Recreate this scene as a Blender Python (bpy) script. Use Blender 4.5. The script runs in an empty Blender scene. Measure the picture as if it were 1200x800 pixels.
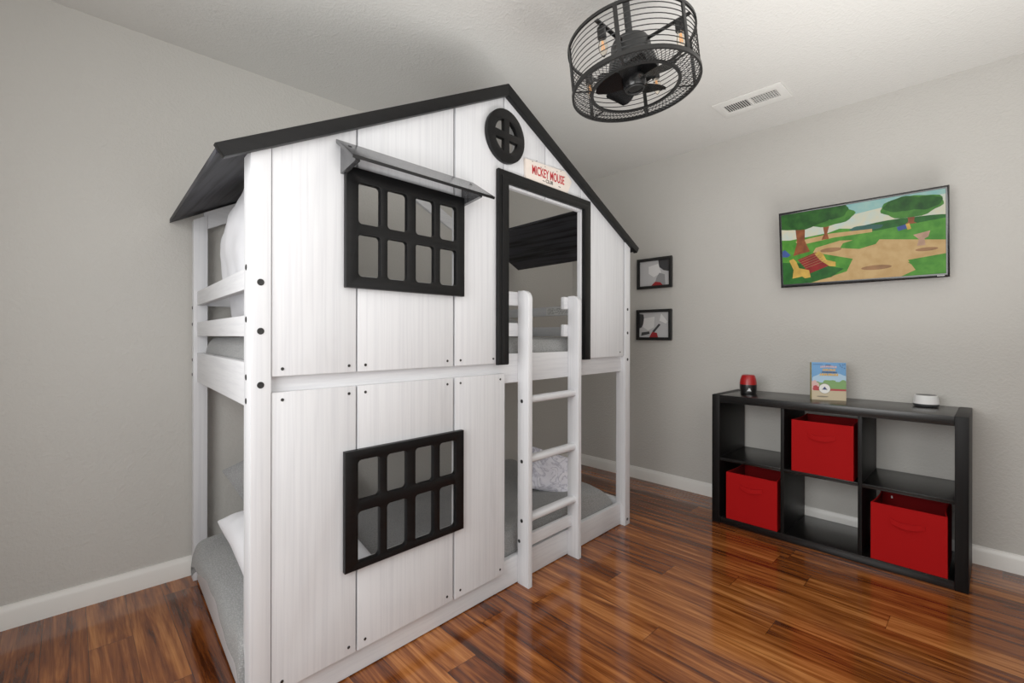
import bpy, bmesh, math, random
from mathutils import Vector, Matrix, noise
random.seed(7)
PI = math.pi
C = bpy.context.scene.collection

# ------------------------------------------------------------------ materials
def new_mat(name):
    m = bpy.data.materials.new(name); m.use_nodes = True
    nt = m.node_tree; b = nt.nodes['Principled BSDF']
    return m, nt, b
def N(nt, t, **kw):
    n = nt.nodes.new(t)
    for k, v in kw.items():
        if k in n.inputs: n.inputs[k].default_value = v
        else: setattr(n, k, v)
    return n
def lk(nt, a, b): nt.links.new(a, b)
def ramp(nt, stops):
    r = nt.nodes.new('ShaderNodeValToRGB'); e = r.color_ramp.elements
    while len(e) < len(stops): e.new(0.5)
    for i, (p, c) in enumerate(stops):
        e[i].position = p; e[i].color = (*c, 1)
    return r
def srgb(r, g, b):
    f = lambda v: (v/255/12.92 if v/255 <= .04045 else ((v/255+.055)/1.055)**2.4)
    return (f(r), f(g), f(b))
def coords(nt, scale=(1, 1, 1), rot=(0, 0, 0)):
    tc = N(nt, 'ShaderNodeTexCoord'); mp = N(nt, 'ShaderNodeMapping')
    mp.inputs['Scale'].default_value = scale; mp.inputs['Rotation'].default_value = rot
    lk(nt, tc.outputs['Object'], mp.inputs['Vector']); return mp.outputs['Vector']
def plain(name, col, rough=.5, metal=0, spec=.5, var=.0, vs=30, bump=0, bs=200):
    m, nt, b = new_mat(name)
    b.inputs['Roughness'].default_value = rough; b.inputs['Metallic'].default_value = metal
    b.inputs['Specular IOR Level'].default_value = spec
    v = coords(nt)
    nz = N(nt, 'ShaderNodeTexNoise', Scale=vs, Detail=3.0); lk(nt, v, nz.inputs['Vector'])
    r = ramp(nt, [(.3, tuple(c*(1-var) for c in col)), (.7, tuple(min(1, c*(1+var)) for c in col))])
    lk(nt, nz.outputs['Fac'], r.inputs['Fac']); lk(nt, r.outputs['Color'], b.inputs['Base Color'])
    if bump:
        n2 = N(nt, 'ShaderNodeTexNoise', Scale=bs, Detail=2.0); lk(nt, v, n2.inputs['Vector'])
        bp = N(nt, 'ShaderNodeBump', Strength=bump, Distance=.002); lk(nt, n2.outputs['Fac'], bp.inputs['Height'])
        lk(nt, bp.outputs['Normal'], b.inputs['Normal'])
    return m
def grain(name, lo, hi, axis, rough, bump=.15, scale=90, spec=.5):
    """painted timber whose grain runs along one axis of the object"""
    m, nt, b = new_mat(name)
    sc = [scale, scale, scale]; sc[axis] = 1.6
    v = coords(nt, tuple(sc))
    nz = N(nt, 'ShaderNodeTexNoise', Scale=1.0, Detail=4.0, Roughness=.6, Distortion=.35); lk(nt, v, nz.inputs['Vector'])
    r = ramp(nt, [(.36, lo), (.56, hi)]); lk(nt, nz.outputs['Fac'], r.inputs['Fac'])
    sc2 = [14, 14, 14]; sc2[axis] = 2.2
    v2 = coords(nt, tuple(sc2))
    n2 = N(nt, 'ShaderNodeTexNoise', Scale=1.0, Detail=3.0, Distortion=1.2); lk(nt, v2, n2.inputs['Vector'])
    r2 = ramp(nt, [(.26, (.955, .955, .955)), (.42, (1, 1, 1))]); lk(nt, n2.outputs['Fac'], r2.inputs['Fac'])
    mx = N(nt, 'ShaderNodeMix', data_type='RGBA', blend_type='MULTIPLY'); mx.inputs[0].default_value = 1
    lk(nt, r.outputs['Color'], mx.inputs[6]); lk(nt, r2.outputs['Color'], mx.inputs[7])
    lk(nt, mx.outputs[2], b.inputs['Base Color'])
    b.inputs['Roughness'].default_value = rough; b.inputs['Specular IOR Level'].default_value = spec
    bp = N(nt, 'ShaderNodeBump', Strength=bump, Distance=.002); lk(nt, nz.outputs['Fac'], bp.inputs['Height'])
    lk(nt, bp.outputs['Normal'], b.inputs['Normal'])
    return m
WH = (srgb(207, 208, 212), srgb(216, 217, 220))
white_v = grain('white_pine_upright', *WH, 2, .42)
white_h = grain('white_pine_long', *WH, 0, .42)
white_d = grain('white_pine_deep', *WH, 1, .42)
BK = (srgb(6, 6, 7), srgb(11, 11, 12))
black_v = grain('black_paint_upright', *BK, 2, .45, .06, spec=.22)
black_h = grain('black_paint_long', *BK, 0, .45, .06, spec=.22)
black_roof = grain('black_stained_roof', srgb(13, 13, 16), srgb(60, 60, 66), 1, .6, .1, 34, spec=.2)
black_awn_sheen = grain('black_awning_painted_sheen', srgb(46, 46, 48), srgb(58, 58, 60), 0, .25, .04, spec=.9)  # satin black greyed for awning and brackets: reflected light painted into the base colour
bolt_m = plain('bolt_black', srgb(18, 18, 18), .45)
screw_m = plain('screw_dark', srgb(30, 28, 26), .5)

def wall_mat(name, col, scale, strength, rough=.75):
    m, nt, b = new_mat(name)
    v = coords(nt)
    a = N(nt, 'ShaderNodeTexNoise', Scale=scale, Detail=3.0, Roughness=.55); lk(nt, v, a.inputs['Vector'])
    a2 = N(nt, 'ShaderNodeTexNoise', Scale=scale*.22, Detail=2.0, Distortion=1.5); lk(nt, v, a2.inputs['Vector'])
    r = ramp(nt, [(.42, (0, 0, 0)), (.62, (1, 1, 1))]); lk(nt, a.outputs['Fac'], r.inputs['Fac'])
    r2 = ramp(nt, [(.60, (0, 0, 0)), (.68, (1, 1, 1))]); lk(nt, a2.outputs['Fac'], r2.inputs['Fac'])
    ad = N(nt, 'ShaderNodeMath', operation='ADD'); lk(nt, r.outputs['Color'], ad.inputs[0]); lk(nt, r2.outputs['Color'], ad.inputs[1])
    bp = N(nt, 'ShaderNodeBump', Strength=strength, Distance=.004); lk(nt, ad.outputs[0], bp.inputs['Height'])
    lk(nt, bp.outputs['Normal'], b.inputs['Normal'])
    c = N(nt, 'ShaderNodeTexNoise', Scale=1.2, Detail=1.0); lk(nt, v, c.inputs['Vector'])
    rc = ramp(nt, [(.3, tuple(x*.985 for x in col)), (.7, tuple(x*1.015 for x in col))]); lk(nt, c.outputs['Fac'], rc.inputs['Fac'])
    lk(nt, rc.outputs['Color'], b.inputs['Base Color'])
    b.inputs['Roughness'].default_value = rough; b.inputs['Specular IOR Level'].default_value = .3
    return m
wall_m = wall_mat('grey_wall_paint', srgb(190, 188, 183), 75, .22)
ceil_m = wall_mat('ceiling_paint', srgb(214, 213, 209), 85, .22)
trim_m = plain('white_trim_paint', srgb(232, 231, 227), .35)

def floor_mat():
    m, nt, b = new_mat('acacia_planks')
    tc = N(nt, 'ShaderNodeTexCoord'); sp = N(nt, 'ShaderNodeSeparateXYZ'); lk(nt, tc.outputs['Object'], sp.inputs[0])
    def M(op, a, bb=None, c=None):
        n = N(nt, 'ShaderNodeMath', operation=op)
        for i, x in enumerate((a, bb, c)):
            if x is None: continue
            if isinstance(x, (int, float)): n.inputs[i].default_value = x
            else: lk(nt, x, n.inputs[i])
        return n.outputs[0]
    W, Ln = .122, 1.21
    xs = M('DIVIDE', sp.outputs['X'], W); row = M('FLOOR', xs); fx = M('SUBTRACT', xs, row)
    wn = N(nt, 'ShaderNodeTexWhiteNoise', noise_dimensions='1D'); lk(nt, row, wn.inputs['W'])
    ys = M('ADD', M('DIVIDE', sp.outputs['Y'], Ln), wn.outputs['Value']); idx = M('FLOOR', ys); fy = M('SUBTRACT', ys, idx)
    cid = N(nt, 'ShaderNodeCombineXYZ'); lk(nt, row, cid.inputs[0]); lk(nt, idx, cid.inputs[1])
    w2 = N(nt, 'ShaderNodeTexWhiteNoise', noise_dimensions='3D'); lk(nt, cid.outputs[0], w2.inputs['Vector'])
    hz = M('MULTIPLY', w2.outputs['Value'], 40.0)
    # long streaks
    def streak(sx, sy, det, dist, off):
        cv = N(nt, 'ShaderNodeCombineXYZ')
        lk(nt, M('MULTIPLY', sp.outputs['X'], sx), cv.inputs[0]); lk(nt, M('MULTIPLY', sp.outputs['Y'], sy), cv.inputs[1])
        lk(nt, M('ADD', hz, off), cv.inputs[2])
        n = N(nt, 'ShaderNodeTexNoise', Scale=1.0, Detail=det, Roughness=.68, Distortion=dist); lk(nt, cv.outputs[0], n.inputs['Vector'])
        return n.outputs['Fac']
    s1 = streak(24, .9, 7.0, .9, 0); s2 = streak(150, 4.0, 3.0, .6, 9.3); s3 = streak(12, 1.1, 2.0, 2.6, 3.1)
    f = M('ADD', M('ADD', M('MULTIPLY', s1, .62), M('MULTIPLY', s2, .16)), M('MULTIPLY', s3, .34))
    f = M('ADD', f, M('MULTIPLY', M('SUBTRACT', w2.outputs['Value'], .5), .11))
    r = ramp(nt, [(.37, srgb(30, 12, 6)), (.45, srgb(70, 32, 14)), (.52, srgb(104, 53, 22)), (.60, srgb(136, 76, 34)), (.73, srgb(184, 118, 62))])
    lk(nt, f, r.inputs['Fac'])
    ex = M('LESS_THAN', M('MINIMUM', fx, M('SUBTRACT', 1.0, fx)), .010)
    ey = M('LESS_THAN', M('MINIMUM', fy, M('SUBTRACT', 1.0, fy)), .0012)
    ed = M('MAXIMUM', ex, ey)
    mx = N(nt, 'ShaderNodeMix', data_type='RGBA', blend_type='MULTIPLY')
    lk(nt, M('MULTIPLY', ed, .6), mx.inputs[0]); lk(nt, r.outputs['Color'], mx.inputs[6]); mx.inputs[7].default_value = (.12, .08, .06, 1)
    lk(nt, mx.outputs[2], b.inputs['Base Color'])
    rr = N(nt, 'ShaderNodeMapRange'); lk(nt, s2, rr.inputs[0]); rr.inputs['To Min'].default_value = .06; rr.inputs['To Max'].default_value = .15
    lk(nt, rr.outputs[0], b.inputs['Roughness'])
    b.inputs['Specular IOR Level'].default_value = .5
    bp = N(nt, 'ShaderNodeBump', Strength=.05, Distance=.001); lk(nt, s2, bp.inputs['Height']); lk(nt, bp.outputs['Normal'], b.inputs['Normal'])
    return m
floor_m = floor_mat()

def quilt_mat(name, lo, hi, sc=1.0):
    m, nt, b = new_mat(name)
    v = coords(nt)
    vo = N(nt, 'ShaderNodeTexVoronoi', Scale=125*sc, feature='DISTANCE_TO_EDGE'); lk(nt, v, vo.inputs['Vector'])
    nz = N(nt, 'ShaderNodeTexNoise', Scale=260*sc, Detail=2.0); lk(nt, v, nz.inputs['Vector'])
    r = ramp(nt, [(.0, lo), (.22, hi)]); lk(nt, vo.outputs['Distance'], r.inputs['Fac'])
    lk(nt, r.outputs['Color'], b.inputs['Base Color'])
    ad = N(nt, 'ShaderNodeMath', operation='ADD'); lk(nt, vo.outputs['Distance'], ad.inputs[0]); lk(nt, nz.outputs['Fac'], ad.inputs[1])
    bp = N(nt, 'ShaderNodeBump', Strength=.6, Distance=.004); lk(nt, ad.outputs[0], bp.inputs['Height'])
    lk(nt, bp.outputs['Normal'], b.inputs['Normal'])
    b.inputs['Roughness'].default_value = .9; b.inputs['Specular IOR Level'].default_value = .15
    b.inputs['Sheen Weight'].default_value = .15
    return m
quilt_m = quilt_mat('grey_quilt', srgb(128, 129, 129), srgb(152, 153, 153))
sham_m = quilt_mat('pale_sham', srgb(150, 151, 152), srgb(168, 169, 170))
pillow_m = plain('white_cotton', srgb(238, 239, 244), .85, spec=.2, bump=.15, bs=60)
matt_m = plain('mattress_ticking', srgb(226, 226, 226), .85, spec=.2)
def marble_mat():
    m, nt, b = new_mat('marbled_cotton')
    v = coords(nt)
    nz = N(nt, 'ShaderNodeTexNoise', Scale=14.0, Detail=5.0, Distortion=1.6); lk(nt, v, nz.inputs['Vector'])
    r = ramp(nt, [(.0, srgb(236, 236, 244)), (.44, srgb(228, 228, 240)), (.495, srgb(186, 186, 202)), (.55, srgb(232, 232, 242)), (1, srgb(240, 240, 246))])
    lk(nt, nz.outputs['Fac'], r.inputs['Fac']); lk(nt, r.outputs['Color'], b.inputs['Base Color'])
    b.inputs['Roughness'].default_value = .85; b.inputs['Specular IOR Level'].default_value = .2
    return m
marble_m = marble_mat()

# ------------------------------------------------------------------ mesh helpers
def finish(bm, name, mat, parent=None, loc=None, angle=25, mats=None):
    me = bpy.data.meshes.new(name)
    bmesh.ops.recalc_face_normals(bm, faces=bm.faces[:]) if not mats else None
    bm.to_mesh(me); bm.free()
    for m in (mats or [mat]): me.materials.append(m)
    me.polygons.foreach_set('use_smooth', [True]*len(me.polygons))
    me.set_sharp_from_angle(angle=math.radians(angle))
    o = bpy.data.objects.new(name, me); C.objects.link(o)
    if parent is not None: o.parent = parent
    if loc is not None: o.location = loc
    return o
def box_into(bm, x0, x1, y0, y1, z0, z1, bev=.002, seg=2):
    vs = [bm.verts.new((x, y, z)) for x in (x0, x1) for y in (y0, y1) for z in (z0, z1)]
    q = [(0, 1, 3, 2), (4, 6, 7, 5), (0, 4, 5, 1), (2, 3, 7, 6), (0, 2, 6, 4), (1, 5, 7, 3)]
    fs = [bm.faces.new([vs[i] for i in f]) for f in q]
    if bev:
        es = list({e for f in fs for e in f.edges})
        bmesh.ops.bevel(bm, geom=es, offset=bev, segments=seg, affect='EDGES', profile=.6)
def prism_into(bm, poly, axis, a0, a1, bev=.0015):
    """extrude a 2-D polygon along an axis (0 x, 1 y, 2 z)"""
    def P(p, a):
        l = list(p); l.insert(axis, a); return l
    A = [bm.verts.new(P(p, a0)) for p in poly]; B = [bm.verts.new(P(p, a1)) for p in poly]
    n = len(poly); fs = [bm.faces.new(A[::-1]), bm.faces.new(B)]
    for i in range(n):
        j = (i+1) % n; fs.append(bm.faces.new([A[i], A[j], B[j], B[i]]))
    bmesh.ops.recalc_face_normals(bm, faces=fs)
    if bev:
        es = list({e for f in fs[:2] for e in f.edges})
        bmesh.ops.bevel(bm, geom=es, offset=bev, segments=2, affect='EDGES', profile=.6)
def lathe_into(bm, prof, seg=32, cap=True, M=Matrix()):
    rings = []
    for r, z in prof:
        rings.append([bm.verts.new(M @ Vector((r*math.cos(2*PI*k/seg), r*math.sin(2*PI*k/seg), z))) for k in range(seg)])
    for a, b in zip(rings, rings[1:]):
        for k in range(seg): bm.faces.new([a[k], a[(k+1) % seg], b[(k+1) % seg], b[k]])
    if cap:
        bm.faces.new(rings[0][::-1]); bm.faces.new(rings[-1])
def tube_into(bm, pts, r, seg=8, closed=False, flat=None):
    """tube along points; flat=(rx, rz) makes the section an ellipse"""
    pts = [Vector(p) for p in pts]; n = len(pts); rings = []
    for i, p in enumerate(pts):
        a = pts[(i-1) % n] if (closed or i > 0) else p; b = pts[(i+1) % n] if (closed or i < n-1) else p
        t = (b-a).normalized()
        up = Vector((0, 0, 1)) if abs(t.z) < .95 else Vector((1, 0, 0))
        u = t.cross(up).normalized(); w = u.cross(t)
        ru, rw = flat or (r, r)
        rings.append([bm.verts.new(p+u*ru*math.cos(2*PI*k/seg)+w*rw*math.sin(2*PI*k/seg)) for k in range(seg)])
    for i in range(n if closed else n-1):
        a, b = rings[i], rings[(i+1) % n]
        for k in range(seg): bm.faces.new([a[k], a[(k+1) % seg], b[(k+1) % seg], b[k]])
    if not closed: bm.faces.new(rings[0][::-1]); bm.faces.new(rings[-1])
def rrect(x0, x1, y0, y1, r, n=5):
    out = []
    for cx, cy, a0 in ((x1-r, y1-r, 0), (x0+r, y1-r, 90), (x0+r, y0+r, 180), (x1-r, y0+r, 270)):
        for k in range(n+1):
            a = math.radians(a0+90*k/n); out.append((cx+r*math.cos(a), cy+r*math.sin(a)))
    return out
def plate_mesh(loops, depth, bevel=0.0):
    """flat plate with holes: loops of 2-D points -> bmesh in xy, thickness along z from 0 to depth"""
    cu = bpy.data.curves.new('plate', 'CURVE'); cu.dimensions = '2D'; cu.fill_mode = 'BOTH'
    cu.extrude = max(depth/2-bevel, 1e-5); cu.bevel_depth = bevel; cu.bevel_resolution = 1
    for lp in loops:
        s = cu.splines.new('POLY'); s.points.add(len(lp)-1)
        for p, q in zip(s.points, lp): p.co = (q[0], q[1], 0, 1)
        s.use_cyclic_u = True
    o = bpy.data.objects.new('plate', cu); C.objects.link(o)
    dg = bpy.context.evaluated_depsgraph_get(); dg.update()
    me = bpy.data.meshes.new_from_object(o.evaluated_get(dg))
    bm = bmesh.new(); bm.from_mesh(me)
    bpy.data.objects.remove(o); bpy.data.curves.remove(cu); bpy.data.meshes.remove(me)
    bmesh.ops.remove_doubles(bm, verts=bm.verts[:], dist=1e-6)
    for v in bm.verts: v.co.z += depth/2
    return bm
def text_bm(s, size, depth=.0008, squeeze=1.0):
    cu = bpy.data.curves.new('txt', 'FONT'); cu.body = s; cu.size = size; cu.extrude = depth/2; cu.align_x = 'CENTER'
    cu.offset = size*.02
    o = bpy.data.objects.new('txt', cu); C.objects.link(o)
    dg = bpy.context.evaluated_depsgraph_get(); dg.update()
    me = bpy.data.meshes.new_from_object(o.evaluated_get(dg))
    bm = bmesh.new(); bm.from_mesh(me)
    bpy.data.objects.remove(o); bpy.data.curves.remove(cu); bpy.data.meshes.remove(me)
    for v in bm.verts: v.co.x *= squeeze
    return bm
def tag(o, label=None, cat=None, group=None, kind=None):
    if label: o['label'] = label
    if cat: o['category'] = cat
    if group: o['group'] = group
    if kind: o['kind'] = kind
    return o
def empty(name, loc=(0, 0, 0), mat=None):
    o = bpy.data.objects.new(name, None); C.objects.link(o); o.empty_display_size = .1
    if mat is not None: o.matrix_world = mat
    else: o.location = loc
    return o
def struct(name, bm, mat, **k):
    return tag(finish(bm, name, mat, **k), kind='structure')

# ------------------------------------------------------------------ the room: wall_back is y=0, wall_right is x=0
HT, X0, Y0 = 2.438, -3.80, -3.45
def slab(name, x0, x1, y0, y1, z0, z1, mat):
    bm = bmesh.new(); box_into(bm, x0, x1, y0, y1, z0, z1, 0); return struct(name, bm, mat)
slab('floor', X0-.1, .1, Y0-.1, .1, -.1, 0, floor_m)
slab('ceiling', X0-.1, .1, Y0-.1, .1, HT, HT+.1, ceil_m)
slab('wall_back', X0-.1, .1, 0, .1, 0, HT, wall_m)
slab('wall_right', 0, .1, Y0-.1, 0, 0, HT, wall_m)
# wall with the daylight window, left of the camera
WY0, WY1, WZ0, WZ1 = -2.75, -1.15, .75, 2.05
bm = plate_mesh([[(Y0-.1, 0), (0, 0), (0, HT), (Y0-.1, HT)], [(WY0, WZ0), (WY1, WZ0), (WY1, WZ1), (WY0, WZ1)]], .12)
bm.transform(Matrix(((0, 0, 1, X0-.12), (1, 0, 0, 0), (0, 1, 0, 0), (0, 0, 0, 1))))
struct('wall_left', bm, wall_m)
slab('wall_front', X0-.1, .1, Y0-.1, Y0, 0, HT, wall_m)
bm = plate_mesh([[(WY0, WZ0), (WY1, WZ0), (WY1, WZ1), (WY0, WZ1)],
                 [(WY0+.05, WZ0+.05), (-1.97, WZ0+.05), (-1.97, WZ1-.05), (WY0+.05, WZ1-.05)],
                 [(-1.93, WZ0+.05), (WY1-.05, WZ0+.05), (WY1-.05, WZ1-.05), (-1.93, WZ1-.05)]], .05)
bm.transform(Matrix(((0, 0, 1, X0-.11), (1, 0, 0, 0), (0, 1, 0, 0), (0, 0, 0, 1))))
struct('window_1', bm, trim_m)
BB = [(0, 0), (.013, 0), (.013, .062), (.0105, .074), (.0075, .080), (.006, .0895), (0, .0895)]
def baseboard(name, which):
    bm = bmesh.new()
    if which == 'back': prism_into(bm, [(-a, z) for a, z in BB], 0, X0, 0, 0)
    if which == 'right': prism_into(bm, [(-a, z) for a, z in BB], 1, Y0, 0, 0)
    if which == 'left': prism_into(bm, [(X0+a, z) for a, z in BB], 1, Y0, 0, 0)
    if which == 'front': prism_into(bm, [(Y0+a, z) for a, z in BB], 0, X0, 0, 0)
    struct(name, bm, trim_m)
for w in ('back', 'right', 'left', 'front'): baseboard('baseboard_'+w, w)

# ------------------------------------------------------------------ the house bunk bed, in its own slightly racked frame
O = Vector((-2.86435, -1.18348, 0))
D_ = Vector((.998955, .045711, 0)); E_ = Vector((.044437, .999012, 0))
MB = Matrix(((D_.x, E_.x, 0), (D_.y, E_.y, 0), (0, 0, 1)))
L = 2.056
bed = empty('house_bunk_bed', O)
tag(bed, 'white timber house-shaped bunk bed with black roof edges, black window frames and a ladder', 'bunk bed')
def bedpart(name, bm, mat, parent=None, **k):
    for v in bm.verts: v.co = MB @ v.co
    return finish(bm, name, mat, parent or bed, **k)
def bbox(name, s0, s1, t0, t1, z0, z1, mat, bev=.003, parent=None, **k):
    bm = bmesh.new(); box_into(bm, s0, s1, t0, t1, z0, z1, bev); return bedpart(name, bm, mat, parent, **k)
def bprism(name, poly, t0, t1, mat, bev=.0015):
    bm = bmesh.new(); prism_into(bm, poly, 1, t0, t1, bev); return bedpart(name, bm, mat)
SA, ZA = .995, 2.187
def zt(s):
    return 1.608+(s+.088)*(ZA-1.608)/(SA+.088) if s <= SA else ZA-(s-SA)*(ZA-1.641)/(2.126-SA)
TR = 1.10                                     # front face of the rear posts
# posts
bprism('post', [(0, 0), (.054, 0), (.054, zt(.054)-.034), (0, zt(0)-.034)], 0, .08, white_v, .003)
bprism('post', [(L-.056, 0), (L, 0), (L, zt(L)-.034), (L-.056, zt(L-.056)-.034)], 0, .065, white_v, .003)
bprism('post', [(0, 0), (.055, 0), (.055, 1.668), (0, 1.636)], TR, TR+.055, white_v, .003)
bprism('post', [(L-.056, 0), (L, 0), (L, 1.60), (L-.056, 1.64)], TR, TR+.055, white_v, .003)
# long rails
RF, RB = .030, .055
bbox('rail', .05, L-.05, RF, RB, .004, .126, white_h)
bbox('rail', .05, L-.05, RF, RB, .905, 1.034, white_h)
for z0, z1 in ((1.110, 1.171), (1.248, 1.311)):
    bbox('guard_rail', .05, 1.13, RF, RB, z0, z1, white_h, .006)
    bbox('guard_rail', 1.449, L-.05, RF, RB, z0, z1, white_h, .006)
    bbox('guard_rail', .05, L-.05, TR+.012, TR+.036, z0, z1, white_h, .006)
bbox('rail', .05, L-.05, TR+.012, TR+.036, .004, .126, white_h)
bbox('rail', .05, L-.05, TR+.012, TR+.036, .905, 1.034, white_h)
# end rails
right_guard = None
for s0 in (.013, L-.041):
    bbox('end_rail', s0, s0+.026, .06, TR+.005, .012, .140, white_d)
    bbox('end_rail', s0, s0+.026, .06, TR+.005, .903, 1.034, white_d)
    for z0, z1 in ((1.110, 1.173), (1.250, 1.312)):
        g = bbox('end_guard_rail', s0, s0+.026, .06, TR+.005, z0, z1, white_d)
    if s0 > 1: right_guard = g
bm = bmesh.new()                                   # printed sticker on the far guard rail
x = L-.0415
box_into(bm, x-.0006, x, .33, .66, 1.256, 1.306, 0)
st = bedpart('sticker', bm, plain('paper_white', srgb(226, 226, 224), .6), right_guard)
bm = bmesh.new()
for row in range(5):
    z = 1.262+row*.0085; y = .345
    while y < .645:
        w = random.uniform(.012, .04)
        if random.random() < .85 and not .555 < y < .57: box_into(bm, x-.0012, x-.0005, y, min(y+w, .648), z, z+.0035, 0)
        y += w+.006
bedpart('sticker_print', bm, plain('print_grey', srgb(140, 140, 140), .6), right_guard)
# slat base under each mattress
for z in (.032, .935):
    bm = bmesh.new()
    for k in range(12):
        s = .1+k*.163; box_into(bm, s, s+.07, RB+.003, TR+.009, z, z+.016, 0)
    bedpart('slat_base', bm, white_d)
# front boards, lower storey
T0, T1 = .004, .029
SZ = .10
def board(polys):
    for p in polys:
        bm = bmesh.new(); prism_into(bm, p, 1, T0, T1, .0022); bedpart('front_board', bm, white_v)
WS0, WS1 = .300, .7235                                   # window openings cut in the boards
LZ0, LZ1, UZ0, UZ1 = .375, .728, 1.293, 1.616
zl0, zl1, zu = .092, .950, .996
board([[(.056, zl0), (.312, zl0), (.312, LZ0), (WS0, LZ0), (WS0, LZ1), (.312, LZ1), (.312, zl1), (.056, zl1)]])
board([[(.318, zl0), (.713, zl0), (.713, LZ0), (.318, LZ0)], [(.318, LZ1), (.713, LZ1), (.713, zl1), (.318, zl1)]])
board([[(.7235, zl0), (.997, zl0), (.997, zl1), (.7235, zl1)]])
# upper storey
e = .030
RC, RR = (.988, 1.962), .078                             # round window opening
def arc(a0, a1, n=10): return [(RC[0]+RR*math.cos(math.radians(a0+(a1-a0)*k/n)), RC[1]+RR*math.sin(math.radians(a0+(a1-a0)*k/n))) for k in range(n+1)]
board([[(.056, zu), (.312, zu), (.312, UZ0), (WS0, UZ0), (WS0, UZ1), (.312, UZ1), (.312, zt(.312)-e), (.056, zt(.056)-e)]])
board([[(.318, zu), (.713, zu), (.713, UZ0), (.318, UZ0)], [(.318, UZ1), (.713, UZ1), (.713, zt(.713)-e), (.318, zt(.318)-e)]])
board([[(.7235, zu), (.965, zu), (.965, 1.79), (.986, 1.79)] + [p for p in arc(268, 92) if p[0] < .9861] + [(.986, zt(.986)-e), (.7235, zt(.7235)-e)]])
board([[(.990, 1.757), (1.265, 1.757), (1.265, zt(1.265)-e), (.995, zt(.995)-e)] + [p for p in arc(88, -88) if p[0] > .9899]])
board([[(1.270, 1.757), (1.551, 1.757), (1.551, zt(1.551)-e), (1.270, zt(1.270)-e)]])
board([[(1.557, zu), (1.985, zu), (1.985, zt(1.985)-e), (1.557, zt(1.557)-e)]])
# window frames
def frame_part(name, loops, mat, t_front=-.018, depth=.0215, bev=.002):
    bm = plate_mesh(loops, depth, bev)
    bm.transform(Matrix(((1, 0, 0, 0), (0, 0, 1, t_front), (0, 1, 0, 0), (0, 0, 0, 1))))
    return bedpart(name, bm, mat)
def window_loops(s0, s1, z0, z1, zr):
    lp = [[(s0, z0), (s1, z0), (s1, z1), (s0, z1)]]
    for a, b in ((.309, .391), (.414, .495), (.527, .610), (.634, .715)):
        for c, d in zr: lp.append(rrect(a, b, c, d, .014))
    return lp
frame_part('window_frame', window_loops(.271, .752, 1.267, 1.646, ((1.301, 1.440), (1.470, 1.605))), black_h)
frame_part('window_frame', window_loops(.269, .750, .367, .745, ((.385, .551), (.557+.026, .716))), black_h)
# round window with a cross
qs = []
for q in range(4):
    pts = []
    a0 = 90*q
    inn, g = .071, .0135
    for k in range(9):
        a = math.radians(a0+12+66*k/8); pts.append((RC[0]+inn*math.cos(a), RC[1]+inn*math.sin(a)))
    sx, sz = (1, 1, -1, -1)[0 if q in (0, 3) else 2], (1 if q in (0, 1) else -1)
    pts.append((RC[0]+sx*g, RC[1]+sz*g)); qs.append(pts)
frame_part('round_window_frame', [[(RC[0]+.111*math.cos(2*PI*k/48), RC[1]+.111*math.sin(2*PI*k/48)) for k in range(48)]]+qs, black_v)
# door frame
frame_part('door_frame', [[(.943, .992), (.999, .992), (.999, 1.768), (1.566, 1.768), (1.566, .992), (1.617, .992), (1.617, 1.814), (.943, 1.814)]], black_v, -.017, .020)
frame_part('door_frame_bead', [[(.960, .994), (.999, .994), (.999, 1.766), (1.566, 1.766), (1.566, .994), (1.601, .994), (1.601, 1.790), (.960, 1.790)]], black_v, -.0205, .0045, .001)
# awning over the upper window
bm = bmesh.new(); prism_into(bm, [(.003, 1.727), (.003, 1.713), (-.127, 1.633), (-.132, 1.641)], 0, .243, .815, .0008)
aw = bedpart('awning', bm, black_awn_sheen)
bm = bmesh.new(); prism_into(bm, [(-.1272, 1.6325), (-.1322, 1.6408), (-.1350, 1.6390), (-.1302, 1.6306)], 0, .2425, .8155, .0004)
bedpart('awning_lip', bm, black_h, aw)
for s in (.258, .752):
    bm = bmesh.new(); prism_into(bm, [(.003, 1.622), (.003, 1.7105), (-.112, 1.638), (-.112, 1.632)], 0, s, s+.016, .001)
    b_ = bedpart('awning_bracket', bm, black_awn_sheen, aw)
for s in (.270, .765):
    bm = bmesh.new(); lathe_into(bm, [(.006, 0), (.006, .0012)], 12, True, Matrix.Translation((s, -.045, 1.6975)) @ Matrix.Rotation(math.radians(32), 4, 'X'))
    bedpart('screw', bm, bolt_m, aw)
# roof edge boards (front), mitred at the ridge
fv = .050
for (sa, za, sb, zb) in ((-.088, 1.608, SA, ZA), (2.126, 1.641, SA, ZA)):
    sg = 1 if sb > sa else -1
    bprism('roof_edge', [(sa, za), (sb, zb), (sb, zb-fv), (sa+sg*.022, za-.030)], -.022, .0035, black_h)
# sloping roof boards at the two eaves
def roof_board(s0, s1, lift, t1):
    bm = bmesh.new()
    z = lambda s: zt(s)-.005
    prism_into(bm, [(s0, z(s0)), (s1, z(s1)), (s1, z(s1)-.018), (s0, z(s0)-.018)], 1, .0, t1, .0015)
    for v in bm.verts:
        v.co.y = max(v.co.y, .0036); v.co.z += lift*v.co.y/t1
        if -.01 < v.co.x < L+.01 and v.co.y < .1: v.co.y = .0305
    return bedpart('roof_board', bm, black_roof)
roof_board(-.082, .345, .034, 1.185)
roof_board(2.118, 1.725, 0, 1.06)
# rear rafters
for sa, sb, dz in ((.04, SA, .0), (L-.04, SA, -.024)):
    bprism('rafter', [(sa, zt(sa)+dz), (sb, zt(sb)+dz), (sb, zt(sb)+dz-.085), (sa, zt(sa)+dz-.080)], TR+.004, TR+.03, white_h)
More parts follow.
